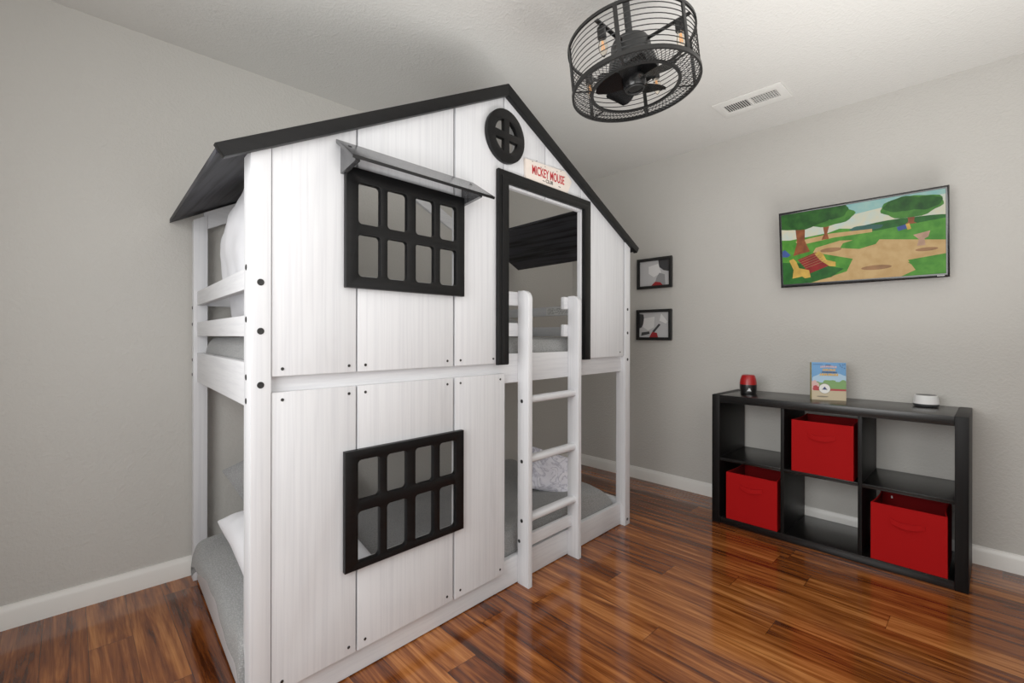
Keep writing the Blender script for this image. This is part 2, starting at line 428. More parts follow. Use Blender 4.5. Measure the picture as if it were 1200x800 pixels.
# bolts and screws
def dot(name, s, t, z, ax, r, mat, h=.002):
    R_ = {'-t': Matrix.Rotation(PI/2, 4, 'X'), '-s': Matrix.Rotation(-PI/2, 4, 'Y')}[ax]
    bm = bmesh.new(); lathe_into(bm, [(r, 0), (r, h*.6), (r*.8, h), (r*.3, h*.8)], 14, True, Matrix.Translation((s, t, z)) @ R_)
    return bedpart(name, bm, mat)
for z in (1.261, 1.125, .975): dot('bolt', .026, 0, z, '-t', .0095, bolt_m)
for z in (1.270, 1.131, .975, .033): dot('bolt', L-.030, 0, z, '-t', .0085, bolt_m)
for z in (1.305, 1.158, .995, .928, .06): dot('bolt', 0, .050, z, '-s', .0085, bolt_m)
for z in (1.239, 1.164, 1.001, .934, .047): dot('bolt', 0, TR+.035, z, '-s', .0075, bolt_m)
for s0, s1 in ((.085, .288), (.345, .685), (.750, .970)):
    for s in (s0, s1):
        dot('screw', s, T0, .118, '-t', .0048, screw_m); dot('screw', s, T0, .928, '-t', .0048, screw_m)
        if s < .95: dot('screw', s, T0, 1.017, '-t', .0048, screw_m)
dot('screw', .928, T0, 1.017, '-t', .0048, screw_m)
dot('screw', 1.948, T0, 1.020, '-t', .0048, screw_m)
# ladder
for s in (1.104, 1.478):
    bm = bmesh.new()
    poly = [(-.041, 0), (.0298, 0), (.0298, 1.315)]
    for k in range(9):
        a = math.radians(90+90*k/8); poly.append((-.001+.040*math.cos(a), 1.275+.040*math.sin(a)))
    prism_into(bm, poly, 0, s, s+.027, .003)
    bedpart('ladder_stile', bm, white_v)
for z in (.826, .557, .292):
    bm = bmesh.new()
    prism_into(bm, [(-.002+.024*math.copysign(abs(math.cos(a))**.75, math.cos(a)), z+.0165*math.copysign(abs(math.sin(a))**.75, math.sin(a))) for a in [2*PI*k/20 for k in range(20)]], 0, 1.1305, 1.4785, 0)
    bedpart('ladder_rung', bm, white_h)
    dot('bolt', 1.104, .002, z-.005, '-s', .0085, bolt_m)
bbox('ladder_brace', 1.1305, 1.4785, .002, .020, .156, .211, white_h)
dot('bolt', 1.104, .018, .192, '-s', .0080, bolt_m)

# wooden sign on the gable
sign = empty('welcome_sign', O + MB @ Vector((1.28, 0, 1.82)))
sign.name = 'arrow_sign'
tag(sign, 'small cream wooden arrow sign with red lettering above the doorway of the bunk bed', 'sign')
def signpart(name, bm, mat):
    for v in bm.verts: v.co = MB @ (v.co-Vector((1.28, 0, 1.82)))
    return finish(bm, name, mat, sign)
bm = bmesh.new(); prism_into(bm, [(1.114, 1.906), (1.120, 1.820), (1.428, 1.819), (1.463, 1.884), (1.412, 1.922)], 1, -.008, .0035, .001)
signpart('plaque', bm, plain('cream_wood', srgb(226, 214, 204), .6, var=.03))
red_ink = plain('sign_red', srgb(176, 24, 36), .5); blk_ink = plain('sign_black', srgb(30, 28, 28), .5)
def sign_text(s, size, cs, cz, rot, sq, mat, name):
    bm = text_bm(s, size, .0012, sq)
    bm.transform(Matrix(((1, 0, 0, cs), (0, 0, 1, -.0083), (0, 1, 0, cz), (0, 0, 0, 1))) @ Matrix.Rotation(math.radians(rot), 4, 'Z'))
    return signpart(name, bm, mat)
sign_text('MICKEY MOUSE', .057, 1.280, 1.852, 1.0, .60, red_ink, 'red_lettering')
sign_text('CLUB', .022, 1.285, 1.832, 1.0, 1.0, blk_ink, 'black_lettering')
marks = [(1.16+k*.030, 1.903+.012*math.sin(k*2.1), .006) for k in range(9) if k != 4] + [(1.235, 1.834, .016), (1.355, 1.834, .016)]
for x_, z_, w_ in marks:
    bm = bmesh.new(); box_into(bm, x_, x_+w_, -.0087, -.0079, z_, z_+.003, 0); signpart('printed_mark', bm, blk_ink)

# ------------------------------------------------------------------ bedding
def bedding(name, bm, mat, base, label, cat, group=None, angle=80, mods=True):
    base = Vector(base)
    for v in bm.verts: v.co = MB @ (v.co-base)
    o = finish(bm, name, mat, None, O + MB @ base, angle)
    if mods:
        md = o.modifiers.new('sub', 'SUBSURF'); md.levels = 1; md.render_levels = 1
    return tag(o, label, cat, group)
def nz(p, s, seed=0): return noise.noise(Vector((p[0]*s+seed*7.3, p[1]*s-seed*3.1, p[2]*s+seed)))
def slab_soft(s0, s1, t0, t1, z0, z1, r):
    bm = bmesh.new(); box_into(bm, s0, s1, t0, t1, z0, z1, r, 4); return bm
bedding('mattress', slab_soft(.058, 1.83, .10, .945, .050, .185, .035), matt_m, (1, .55, .05),
        'white mattress under the grey quilt on the lower bunk', 'mattress', mods=False)
bedding('mattress', slab_soft(.048, L-.05, .062, TR-.006, .953, 1.06, .035), matt_m, (1, .55, .953),
        'mattress under the grey quilt on the upper bunk', 'mattress', mods=False)
def quilt(s_prof, t_prof, wob, top_f, seed):
    """skin swept over two edge profiles: lists of (coordinate, drop)"""
    bm = bmesh.new(); rows = []
    for s, ds in s_prof:
        row = []
        for t, dt in t_prof:
            p = Vector((s, t, top_f(s, t)-max(ds, dt)-.35*min(ds, dt)))
            w = wob*(nz(p, 5, seed)+.5*nz(p, 13, seed))
            p.z += w; p.x += .4*w; p.y += .3*w
            row.append(bm.verts.new(p))
        rows.append(row)
    for a, b in zip(rows, rows[1:]):
        for k in range(len(a)-1): bm.faces.new([a[k], b[k], b[k+1], a[k+1]])
    return bm
def lin(a, b, n): return [a+(b-a)*k/(n-1) for k in range(n)]
# upper: tucked inside the rails
def prof(a, b, n, side=.075, r=.035, cut=(True, True)):
    out = []
    if cut[0]: out += [(a, side), (a+.002, r*1.3), (a+r*.35, r*.45), (a+r*.9, r*.08)]
    out += [(x, 0) for x in lin(a+r*1.8, b-r*1.8, n)]
    if cut[1]: out += [(b-r*.9, r*.08), (b-r*.35, r*.45), (b-.002, r*1.3), (b, side)]
    return out
bm = quilt(prof(.042, L-.046, 44), prof(.058, 1.070, 26), .010, lambda s, t: 1.106+.006*math.sin(s*3), 1)
bedding('quilt', bm, quilt_m, (1, .55, 1.0), 'grey textured quilt on the upper bunk mattress', 'quilt')
# lower: hangs over the left end rail, rounds off at the right end
def low_top(s, t):
    z = .238+.026*math.exp(-((s-.25)/.35)**2)
    z -= 0
    return z
sp = [(-.020, .082), (-.019, .055), (-.015, .030), (-.006, .012), (.012, .003)] + [(x, 0) for x in lin(.05, 1.86, 44)] + [(1.90, .006), (1.94, .024), (1.965, .055), (1.975, .10), (1.976, .15)]
tp = [(.060, .125), (.061, .07), (.068, .030), (.085, .010)] + [(x, 0) for x in lin(.12, .90, 24)] + [(.925, .012), (.945, .04), (.953, .09), (.954, .13)]
bm = quilt(sp, tp, .014, low_top, 2)
for v in bm.verts:                                     # uneven hem over the end rail
    if v.co.x < .02:
        t = v.co.y; k = max(0, min(1, (.235-v.co.z)/.05))
        v.co.z += k*(.034*math.sin((t-.2)*4.4)-.016*math.exp(-((t-.90)/.10)**2)+.014*nz((t, 0, 0), 9, 4))
        v.co.x -= .012*math.exp(-((t-.86)/.12)**2)*k
    if v.co.x > 1.70 and v.co.y < .50:
        q = max(0, (v.co.x-1.70)/.27)*max(0, (.50-v.co.y)/.44); v.co.z -= .05*q**1.8
bedding('quilt', bm, quilt_m, (1, .55, .2), 'grey textured quilt on the lower bunk, draped over the left end rail', 'quilt')

def pillow(name, w, h, T, mat, label, cat, base, rot, seed, group=None, wob=.012, flange=0.0):
    bm = bmesh.new(); n = 26; g = {}
    for side in (1, -1):
        for i in range(n+1):
            for j in range(n+1):
                u, v = -1+2*i/n, -1+2*j/n
                rim = i in (0, n) or j in (0, n)
                if rim and side == -1: g[side, i, j] = g[1, i, j]; continue
                uu, vv = u/(1-flange) if flange else u, v/(1-flange) if flange else v
                f = max(0, 1-abs(uu)**3.2)*max(0, 1-abs(vv)**3.2)
                th = T*(f**.52)
                pin = 1-.07*(1-v*v)*abs(u)**3-.0; pin2 = 1-.07*(1-u*u)*abs(v)**3
                p = Vector((u*w/2*pin, v*h/2*pin2, side*th))
                q = nz(p, 6/max(w, h), seed)*wob + nz(p, 15/max(w, h), seed+3)*wob*.55
                if rim: p.z += q*.9
                else: p.z += side*q*min(1, th/T*1.5)+nz((u, v, 0), 1.2, seed+9)*wob
                g[side, i, j] = bm.verts.new(p)
    for side in (1, -1):
        for i in range(n):
            for j in range(n):
                f = [g[side, i, j], g[side, i+1, j], g[side, i+1, j+1], g[side, i, j+1]]
                bm.faces.new(f if side == 1 else f[::-1])
    R_ = rot.to_matrix() if hasattr(rot, 'to_matrix') else rot
    for v in bm.verts: v.co = MB @ (R_ @ v.co)
    o = finish(bm, name, mat, None, O + MB @ Vector(base), 80)
    md = o.modifiers.new('sub', 'SUBSURF'); md.levels = 1; md.render_levels = 1
    return tag(o, label, cat, group)
from mathutils import Euler
def eul(x, y, z): return Euler((math.radians(x), math.radians(y), math.radians(z)), 'XYZ')
# (w runs along local x, h along local y, thickness along z)
pillow('pillow', .42, .66, .075, pillow_m, 'white bed pillow lying at the left end of the lower bunk', 'pillow', (.245, .455, .325), eul(4, 3, 0), 3)
pillow('sham_pillow', .50, .46, .055, sham_m, 'pale grey ruffled sham pillow leaning on the wall behind the lower white pillow', 'pillow', (.415, 1.015, .385), eul(76, 0, -4) .to_matrix() @ eul(0, 0, 24).to_matrix(), 5, wob=.02, flange=.14)
pillow('throw_pillow', .33, .25, .055, marble_m, 'small white and grey marbled throw pillow on the lower bunk behind the ladder', 'pillow', (1.655, .285, .318), eul(0, 0, -22).to_matrix() @ eul(58, 0, 0).to_matrix() @ eul(0, 0, -22).to_matrix(), 8, wob=.010)
pillow('pillow', .60, .80, .10, pillow_m, 'large white pillow standing upright at the left end of the upper bunk', 'pillow', (.178, .685, 1.385), eul(0, 83, 0).to_matrix() @ eul(0, 0, -12).to_matrix(), 11, wob=.012)
pillow('pillow', .40, .34, .075, sham_m, 'grey pillow lying at the right end of the upper bunk', 'pillow', (1.745, .93, 1.180), eul(8, 4, 0), 14)

# ------------------------------------------------------------------ cube bookcase, red bins
bk_m = grain('black_brown_veneer', srgb(9, 8, 8), srgb(16, 15, 15), 1, .26, .05, 120, spec=.4)
bk_v = grain('black_brown_veneer_upright', srgb(9, 8, 8), srgb(15, 14, 14), 2, .45, .05, 120, spec=.15)
BX0, BX1 = -.420, -.022
YL, YR = -1.411, -2.515
bc = empty('cube_bookcase', ((BX0+BX1)/2, (YL+YR)/2, 0))
tag(bc, 'black-brown six-cube bookcase standing against the right wall', 'bookcase')
def wpart(root, name, bm, mat, parent=None, **k):
    inv = root.matrix_world.inverted() if root.matrix_world != Matrix() else Matrix.Translation(-root.location)
    for v in bm.verts: v.co = inv @ v.co
    return finish(bm, name, mat, parent or root, **k)
def wbox(root, name, x0, x1, y0, y1, z0, z1, mat, bev=.002, parent=None):
    bm = bmesh.new(); box_into(bm, min(x0, x1), max(x0, x1), min(y0, y1), max(y0, y1), z0, z1, bev); return wpart(root, name, bm, mat, parent)
TK = .045
wbox(bc, 'side_panel', BX0, BX1, YL-TK, YL, 0, .764, bk_v)
wbox(bc, 'side_panel', BX0, BX1, YR, YR+TK, 0, .764, bk_v)
wbox(bc, 'top_panel', BX0+.001, BX1, YR+TK+.0006, YL-TK-.0006, .7195, .763, bk_m)
wbox(bc, 'bottom_panel', BX0+.003, BX1, YR+TK+.0006, YL-TK-.0006, .0, .040, bk_m)
dv = [-1.7905, -2.133]
for y in dv: wbox(bc, 'divider', BX0+.004, BX1, y-.0085, y+.0085, .0405, .719, bk_v, .001)
ed = [YL-TK, dv[0], dv[1], YR+TK]
for i in range(3):
    a = ed[i]-(.0092 if i else .0006); b = ed[i+1]+(.0092 if i < 2 else .0006)
    wbox(bc, 'shelf', BX0+.004, BX1, b, a, .375, .393, bk_m, .001)
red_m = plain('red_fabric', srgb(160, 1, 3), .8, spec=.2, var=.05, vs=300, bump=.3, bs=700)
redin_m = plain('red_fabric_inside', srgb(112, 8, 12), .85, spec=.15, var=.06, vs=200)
tag_m = plain('tag_white', srgb(225, 225, 225), .6)
def make_bin(label):
    r = empty('fabric_storage_bin', (0, 0, 0)); tag(r, label, 'storage bin', 'red fabric bins in the bookcase')
    w, d, h, th = .272, .285, .272, .006
    bm = bmesh.new(); n = 12
    def ring(off, z, bow):
        out = []; hw, hd = w/2-off, d/2-off
        for k in range(n): out.append((-hd, -hw+2*hw*k/n))
        for k in range(n): out.append((-hd+2*hd*k/n, hw))
        for k in range(n): out.append((hd, hw-2*hw*k/n))
        for k in range(n): out.append((hd-2*hd*k/n, -hw))
        res = []
        for x, y in out:
            by = -bow*(1-(x/hd)**2) if abs(abs(y)-hw) < 1e-6 else 0
            bx = -bow*.6*(1-(y/hw)**2) if abs(abs(x)-hd) < 1e-6 and x > 0 else 0
            res.append(bm.verts.new((x-(-1 if x < 0 else 1)*abs(bx), y+(1 if y > 0 else -1)*by, z)))
        return res
    rs = [ring(0, 0, 0), ring(0, h*.33, .003), ring(0, h*.66, .006), ring(0, h, .010), ring(th, h, .010), ring(th, h*.5, .006), ring(th, .006, 0)]
    for a, b in zip(rs, rs[1:]):
        for k in range(4*n): bm.faces.new([a[k], a[(k+1) % (4*n)], b[(k+1) % (4*n)], b[k]])
    bm.faces.new(rs[0][::-1]); bm.faces.new(rs[-1])
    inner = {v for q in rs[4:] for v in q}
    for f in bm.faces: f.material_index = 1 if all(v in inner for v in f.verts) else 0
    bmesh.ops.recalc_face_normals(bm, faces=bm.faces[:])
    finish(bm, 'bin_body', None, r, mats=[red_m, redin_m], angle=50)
    bm = bmesh.new(); rg = []
    for k in range(17):
        f = math.sin(PI*k/16); y = .062-.124*k/16; x = -d/2-.0004-.006*f; z = h*.74-.012*f
        w_ = .0125
        rg.append([bm.verts.new(q) for q in ((x+.001, y, z-w_), (x+.001, y, z+w_), (x-.0025, y, z+w_), (x-.0025-.003*f, y, z-w_))])
    for p, q in zip(rg, rg[1:]):
        for k in range(4): bm.faces.new([p[k], p[(k+1) % 4], q[(k+1) % 4], q[k]])
    bm.faces.new(rg[0][::-1]); bm.faces.new(rg[-1])
    finish(bm, 'strap_handle', red_m, r)
    return r
def copy_thing(o, label):
    c = o.copy(); C.objects.link(c); c['label'] = label
    for ch in o.children:
        k = ch.copy(); C.objects.link(k); k.parent = c
    return c
bin0 = make_bin('red fabric bin in the lower left cube of the bookcase')
bin0.location = (BX0+.004+.1425+.003, -1.6285, .0405)
b1 = copy_thing(bin0, 'red fabric bin in the upper middle cube of the bookcase'); b1.location = (BX0+.1495, -1.9705, .3938)
b2 = copy_thing(bin0, 'red fabric bin in the lower right cube of the bookcase, white tag inside its rim'); b2.location = (BX0+.1495, -2.3115, .0405)
bm = bmesh.new(); box_into(bm, .1335, .1360, .066, .092, .234, .246, 0); finish(bm, 'tag', tag_m, b2)

# things on the bookcase
ZT = .7632
def rod(root, name, prof, mat, seg=40, parent=None, angle=30):
    bm = bmesh.new(); lathe_into(bm, prof, seg); return finish(bm, name, mat, parent or root, angle=angle)
spk = empty('wireless_speaker', (-.215, -1.545, ZT)); tag(spk, 'small red and black rounded speaker on the left end of the bookcase', 'speaker')
bl = plain('speaker_black', srgb(16, 16, 17), .3); rd = plain('speaker_red', srgb(160, 8, 12), .35, var=.04, vs=200)
rod(spk, 'base', [(.040, 0), (.0445, .003), (.0475, .030), (.0482, .052), (.0478, .056)], bl)
rod(spk, 'dome', [(.0478, .0562), (.0470, .066), (.0435, .088), (.0375, .106), (.0340, .1115), (.030, .1135), (.026, .1125)], rd)
bm = plate_mesh([[(-.013, 0), (.013, 0), (.008, .006), (.006, .016), (-.002, .018), (-.006, .008)]], .001)
bm.transform(Matrix.Rotation(math.radians(-65), 4, 'Z') @ Matrix(((1, 0, 0, 0), (0, 0, 1, -.0487), (0, 1, 0, .018), (0, 0, 0, 1))))
finish(bm, 'white_emblem', plain('emblem_white', srgb(210, 212, 214), .5), spk)
sm = empty('smart_speaker', (-.115, -2.352, ZT)); tag(sm, 'white round smart speaker with dark base on the right end of the bookcase', 'speaker')
rod(sm, 'base', [(.040, 0), (.0475, .002), (.0505, .008), (.0505, .014)], plain('smart_dark', srgb(52, 53, 55), .4))
rod(sm, 'shell', [(.0505, .0142), (.0500, .020), (.0470, .048), (.0445, .055), (.0425, .0565)], plain('smart_white', srgb(226, 226, 226), .5, bump=.2, bs=900))
rod(sm, 'top_disc', [(.0424, .0562), (.040, .0572), (.02, .0568)], plain('smart_top', srgb(70, 72, 74), .4))

# ------------------------------------------------------------------ flat pictures built from coloured shapes
def flat_bm(layers, mats, th=.0001):
    """layers: list of (polygon in 2-D, material index); each lies a hair above the one before; xy plane, z up"""
    bm = bmesh.new()
    for i, (poly, mi) in enumerate(layers):
        f = bm.faces.new([bm.verts.new((x, y, i*th)) for x, y in poly]); f.material_index = mi
        if f.normal.z == 0: f.normal_update()
        if f.normal.z < 0: f.normal_flip()
    bmesh.ops.triangulate(bm, faces=bm.faces[:])
    return bm
def clip(poly, x0, x1, y0, y1):
    for ax, lim, sg in ((0, x0, 1), (0, x1, -1), (1, y0, 1), (1, y1, -1)):
        out = []
        for i, p in enumerate(poly):
            q = poly[i-1]; ip = (p[ax]-lim)*sg >= 0; iq = (q[ax]-lim)*sg >= 0
            if ip != iq:
                t = (lim-q[ax])/(p[ax]-q[ax]); out.append((q[0]+t*(p[0]-q[0]), q[1]+t*(p[1]-q[1])))
            if ip: out.append(p)
        poly = out
    return poly
def blob(cx, cy, rx, ry, n=28, seed=0, j=.0):
    return [(cx+rx*(1+j*math.sin(3*a+seed)+j*math.sin(7*a+2*seed))*math.cos(a), cy+ry*(1+j*math.sin(3*a+seed)+j*math.sin(7*a+2*seed))*math.sin(a)) for a in [2*PI*k/n for k in range(n)]]
def ink(name, rgb, rough=.5): return plain(name, srgb(*rgb), rough)
# book
book = empty('picture_book', (-.236, -1.886, ZT))
book.rotation_euler = (0, 0, 0)
tag(book, 'colourful picture book standing slightly open on the bookcase top between the two speakers', 'book')
BW, BH = .158, .206
bmat = [ink('cover_sky', (98, 152, 202)), ink('cover_path', (196, 180, 150)), ink('cover_hedge', (120, 160, 96)), ink('cover_white', (236, 236, 232)), ink('cover_yellow', (226, 178, 70)),
        ink('cover_red', (176, 52, 60)), ink('cover_navy', (46, 62, 110)), ink('cover_pink', (214, 176, 172)), ink('cover_shadow', (130, 118, 100)), ink('cover_pale', (168, 200, 226))]
ly = [([(0, 0), (BW, 0), (BW, BH), (0, BH)], 0), (blob(.05, .10, .05, .04, 28, 1, .05), 9), (blob(.12, .115, .05, .03, 28, 2, .05), 9),
      (blob(.03, .078, .05, .022, 28, 1, .12), 2), (blob(.085, .080, .05, .028, 28, 3, .1), 2), (blob(.14, .075, .04, .035, 28, 5, .1), 2),
      ([(0, .045), (BW, .045), (BW, .062), (0, .062)], 5), (blob(.015, .075, .02, .03, 20, 2, .1), 7), (blob(.02, .062, .016, .016, 20, 2, .1), 5),
      ([(0, 0), (BW, 0), (BW, .052), (0, .050)], 1), (blob(.05, .018, .028, .004), 8),
      (blob(.060, .062, .0275, .028), 8), (blob(.060, .062, .0255, .026), 3), ([(.046, .056), (.074, .056), (.068, .062), (.060, .074), (.053, .062)], 6)]
for x0, x1, y0, y1, mi, n_ in ((.040, .116, .176, .186, 7, 12), (.050, .110, .160, .171, 4, 8), (.046, .116, .149, .156, 6, 14), (.036, .122, .134, .146, 4, 9), (.006, .050, .193, .196, 6, 14), (.062, .088, .189, .194, 6, 6)):
    for k in range(n_):
        q = (x1-x0)/n_; xa = x0+q*k; dy = .003*math.sin(PI*(k+.5)/n_) if mi == 7 else 0
        ly.append(([(xa+q*.08, y0+dy), (xa+q*.86, y0+dy), (xa+q*(.86 if k % 3 else .6), y1+dy), (xa+q*(.08 if k % 2 else .3), y1+dy)], mi))
for cx, cy in ((.128, .197), (.143, .194), (.131, .188), (.139, .182), (.151, .197), (.150, .176)): ly.append((blob(cx, cy, .0025, .0025, 10), 6))
bm = flat_bm([(clip(p, 0, BW, 0, BH), m) for p, m in ly], bmat)
AF = Matrix(((0, 0, -1, 0), (-1, 0, 0, 0), (0, 1, 0, 0), (0, 0, 0, 1)))          # picture plane -> facing -x, reading left to right
tilt = Matrix.Rotation(math.radians(21), 4, 'Z') @ Matrix.Rotation(math.radians(2), 4, 'Y')
fr = tilt @ AF
m2 = bm.copy(); bm.transform(fr @ Matrix.Translation((0, 0, .0017)))
finish(bm, 'cover_picture', None, book, mats=bmat)
bm = bmesh.new(); box_into(bm, 0, BW, 0, BH, -.0004, .0016, .0003); bm.transform(fr); finish(bm, 'front_cover', ink('cover_board', (186, 176, 150)), book)
bm = bmesh.new(); box_into(bm, .003, BW-.004, .003, BH-.003, -.004, -.0006, 0); bm.transform(fr); finish(bm, 'pages', ink('page_paper', (226, 218, 200), .8), book)
bm = bmesh.new(); box_into(bm, -.007, 0, 0, BH, -.012, .0015, .002); bm.transform(fr)
finish(bm, 'spine', plain('spine_gold', srgb(120, 112, 62), .45, var=.5, vs=160), book)
bm = bmesh.new(); box_into(bm, 0, BW, 0, BH, -.0015, .0005, .0003)
bm.transform(Matrix.Translation((.011, .004, 0)) @ Matrix.Rotation(math.radians(40), 4, 'Z') @ AF)
finish(bm, 'back_cover', ink('cover_back', (196, 196, 190)), book)
m2.free()

# ------------------------------------------------------------------ television
tv = empty('television', (0, -2.05, 1.41))
tag(tv, 'flat wall-mounted television showing a bright cartoon park, above the bookcase', 'television')
TVW, TVH = .751, .447
tvm = Matrix.Translation((-.062, -1.6845+2.05, .0)) @ Matrix.Rotation(math.radians(-6.0), 4, 'Y') @ AF
def tvpart(name, bm, mat, mats=None):
    bm.transform(tvm); return finish(bm, name, mat, tv, mats=mats)
bez = plain('tv_bezel', srgb(14, 14, 15), .15)
bm = plate_mesh([[(0, 0), (TVW, 0), (TVW, TVH), (0, TVH)], [(.010, .018), (TVW-.012, .018), (TVW-.012, TVH-.012), (.010, TVH-.012)]], .008, .001)
tvpart('bezel', bm, bez)
bm = bmesh.new(); box_into(bm, .004, TVW-.004, .004, TVH-.004, -.030, -.0005, .004); box_into(bm, .22, .53, .10, .30, -.050, -.028, .004); tvpart('back_housing', bm, plain('tv_plastic', srgb(24, 24, 25), .5))
bm = bmesh.new(); box_into(bm, -.078+.02, -.0005, -.10, .06, .13, .28, .003); finish(bm, 'wall_bracket', plain('bracket_black', srgb(20, 20, 20), .4, .6), tv)
bm = bmesh.new(); box_into(bm, TVW-.046, TVW-.018, .0065, .0100, .0078, .0084, 0); tvpart('maker_mark', bm, plain('mark_grey', srgb(190, 190, 190), .4))
def glow(name, rgb, rgb2=None, s=1.0):
    m, nt, b = new_mat(name); b.inputs['Base Color'].default_value = (.01, .01, .01, 1); b.inputs['Roughness'].default_value = .3; b.inputs['Specular IOR Level'].default_value = .06
    b.inputs['Emission Strength'].default_value = .66*s
    v = coords(nt); n_ = N(nt, 'ShaderNodeTexNoise', Scale=22.0, Detail=3.0); lk(nt, v, n_.inputs['Vector'])
    c = srgb(*rgb); d = srgb(*(rgb2 or [min(255, int(q*.86)) for q in rgb]))
    r = ramp(nt, [(.35, d), (.65, c)]); lk(nt, n_.outputs['Fac'], r.inputs['Fac']); lk(nt, r.outputs['Color'], b.inputs['Emission Color'])
    return m
SW, SH = TVW-.022, TVH-.030
sm_ = [glow('screen_sky', (236, 226, 192), (214, 228, 214)), glow('screen_grass', (92, 164, 54), (66, 138, 40)), glow('screen_path', (222, 182, 122), (206, 164, 104)), glow('screen_crown', (48, 106, 36), (26, 74, 26)),
       glow('screen_trunk', (168, 92, 50), (128, 66, 36)), glow('screen_bench_red', (158, 36, 34)), glow('screen_bench_yellow', (240, 190, 84)), glow('screen_dark_grass', (44, 112, 40), (30, 88, 32)),
       glow('screen_teal', (60, 110, 100)), glow('screen_blue', (70, 96, 170)), glow('screen_stone', (216, 170, 140)), glow('screen_light_crown', (78, 142, 50), (54, 116, 40)), glow('screen_path_shadow', (176, 128, 86)), glow('screen_sky_teal', (146, 200, 196), (170, 210, 198))]
def S(pts): return [(.010+x*SW, .018+(1-y)*SH) for x, y in pts]
def SB(cx, cy, rx, ry, seed=0, j=0.0, n=30): return S(blob(cx, cy, rx, ry, n, seed, j))
ly = [(S([(0, 0), (1, 0), (1, 1), (0, 1)]), 1), (S([(0, 0), (1, 0), (1, .33), (.8, .30), (.6, .36), (.4, .30), (.2, .40), (0, .36)]), 0), (S([(.40, 0), (1, 0), (1, .06), (.7, .10), (.40, .16)]), 13),
      (SB(.78, .34, .30, .06, 1, .03), 7), (SB(.56, .34, .10, .04, 2, .05), 8), (S([(0, .38), (.30, .34), (.55, .40), (1, .34), (1, .62), (0, .62)]), 1),
      (S([(.10, .40), (.34, .35), (.6, .36), (.60, .40), (.36, .41), (.12, .46)]), 2), (S([(.24, .52), (.40, .46), (.62, .50), (1, .60), (1, .76), (.80, .80), (.84, .93), (.76, 1), (.20, 1), (.44, .88), (.48, .72), (.30, .62), (.22, .58)]), 2),
      (S([(.60, .40), (.66, .46), (.62, .56), (.52, .60), (.40, .56), (.42, .50), (.52, .46)]), 1),
      (S([(1, .78), (.92, .78), (.80, .83), (.86, .93), (.80, 1), (1, 1)]), 1), (S([(0, .68), (.25, .74), (.42, .84), (.34, .94), (.18, 1), (0, 1)]), 7),
      (SB(.90, .69, .06, .022), 12), (SB(.62, .86, .09, .03), 12), (SB(.34, .57, .07, .03), 12),
      # trees
      (S([(.10, .20), (.17, .20), (.165, .40), (.20, .56), (.14, .58), (.08, .60), (.11, .42)]), 4), (S([(.29, .22), (.34, .20), (.32, .34), (.33, .42), (.28, .42), (.30, .34)]), 4),
      (S([(.80, .26), (.84, .26), (.835, .34), (.85, .36), (.79, .36), (.805, .33)]), 4),
      (SB(.33, .12, .16, .13, 1, .05), 11), (SB(.15, .08, .21, .16, 2, .05), 3), (SB(.36, .06, .10, .10, 4, .05), 3), (SB(.82, .15, .17, .13, 3, .05), 11), (SB(.78, .11, .11, .09, 6, .05), 3), (SB(.90, .13, .08, .08, 8, .05), 3),
      # distant blue bench and stone basin
      (S([(.74, .38), (.79, .36), (.80, .41), (.75, .43)]), 9), (S([(.79, .36), (.81, .35), (.82, .42), (.80, .43)]), 6),
      (S([(.83, .50), (.92, .47), (.91, .54), (.89, .56), (.895, .64), (.85, .64), (.86, .56)]), 10),
      (S([(0, .52), (.02, .50), (.06, .58), (.04, .61), (0, .60)]), 9),
      # red bench
      (S([(.11, .66), (.24, .58), (.31, .72), (.17, .80)]), 5), (S([(.15, .80), (.31, .72), (.36, .76), (.19, .87)]), 5),
      (S([(.05, .66), (.08, .64), (.10, .68), (.12, .78), (.19, .82), (.20, .92), (.16, .93), (.14, .90), (.11, .91), (.07, .92), (.08, .80)]), 6), (S([(.23, .60), (.26, .57), (.29, .62), (.31, .70), (.37, .74), (.37, .80), (.33, .79), (.27, .70)]), 6)]
for k in range(5):
    t = (k+.5)/5; ly.append((S([(.11+.06*t, .66+.14*t), (.24+.07*t, .58+.14*t), (.2405+.07*t, .586+.14*t), (.1105+.06*t, .666+.14*t)]), 12))
ly = [(clip(p, .010, .010+SW, .018, .018+SH), m) for p, m in ly]
bm = flat_bm(ly, sm_, .00005); bm.transform(Matrix.Translation((0, 0, .0008)))
tvpart('screen', bm, None, sm_)

# ------------------------------------------------------------------ two framed pictures
pf = [plain('frame_black', srgb(20, 20, 20), .35), ink('art_grey', (188, 188, 190)), ink('art_dark', (54, 54, 56)), ink('art_red', (150, 30, 36)), ink('art_white', (222, 222, 222)), ink('art_mid', (140, 140, 142))]
def picture(y0, y1, z0, z1, label, layers):
    r = empty('framed_picture', (0, (y0+y1)/2, z0)); tag(r, label, 'picture', 'small framed pictures on the right wall')
    w, h = abs(y1-y0), z1-z0; b = .020
    T_ = Matrix.Translation((-.020, w/2, 0)) @ AF
    bm = plate_mesh([[(0, 0), (w, 0), (w, h), (0, h)], [(b, b), (w-b, b), (w-b, h-b), (b, h-b)]], .016, .001)
    bm.transform(T_ @ Matrix.Translation((0, 0, -.004))); finish(bm, 'frame', pf[0], r)
    bm = bmesh.new(); box_into(bm, .004, w-.004, .004, h-.004, -.019, -.0042, 0); bm.transform(T_); finish(bm, 'backing', pf[0], r)
    ww, hh = w-2*b, h-2*b
    ly = [([(0, 0), (ww, 0), (ww, hh), (0, hh)], 1)]+[([(x*ww, y*hh) for x, y in p], m) for p, m in layers]
    bm = flat_bm(ly, pf, .0001); bm.transform(T_ @ Matrix.Translation((b, b, -.003))); finish(bm, 'print', None, r, mats=pf)
    return r
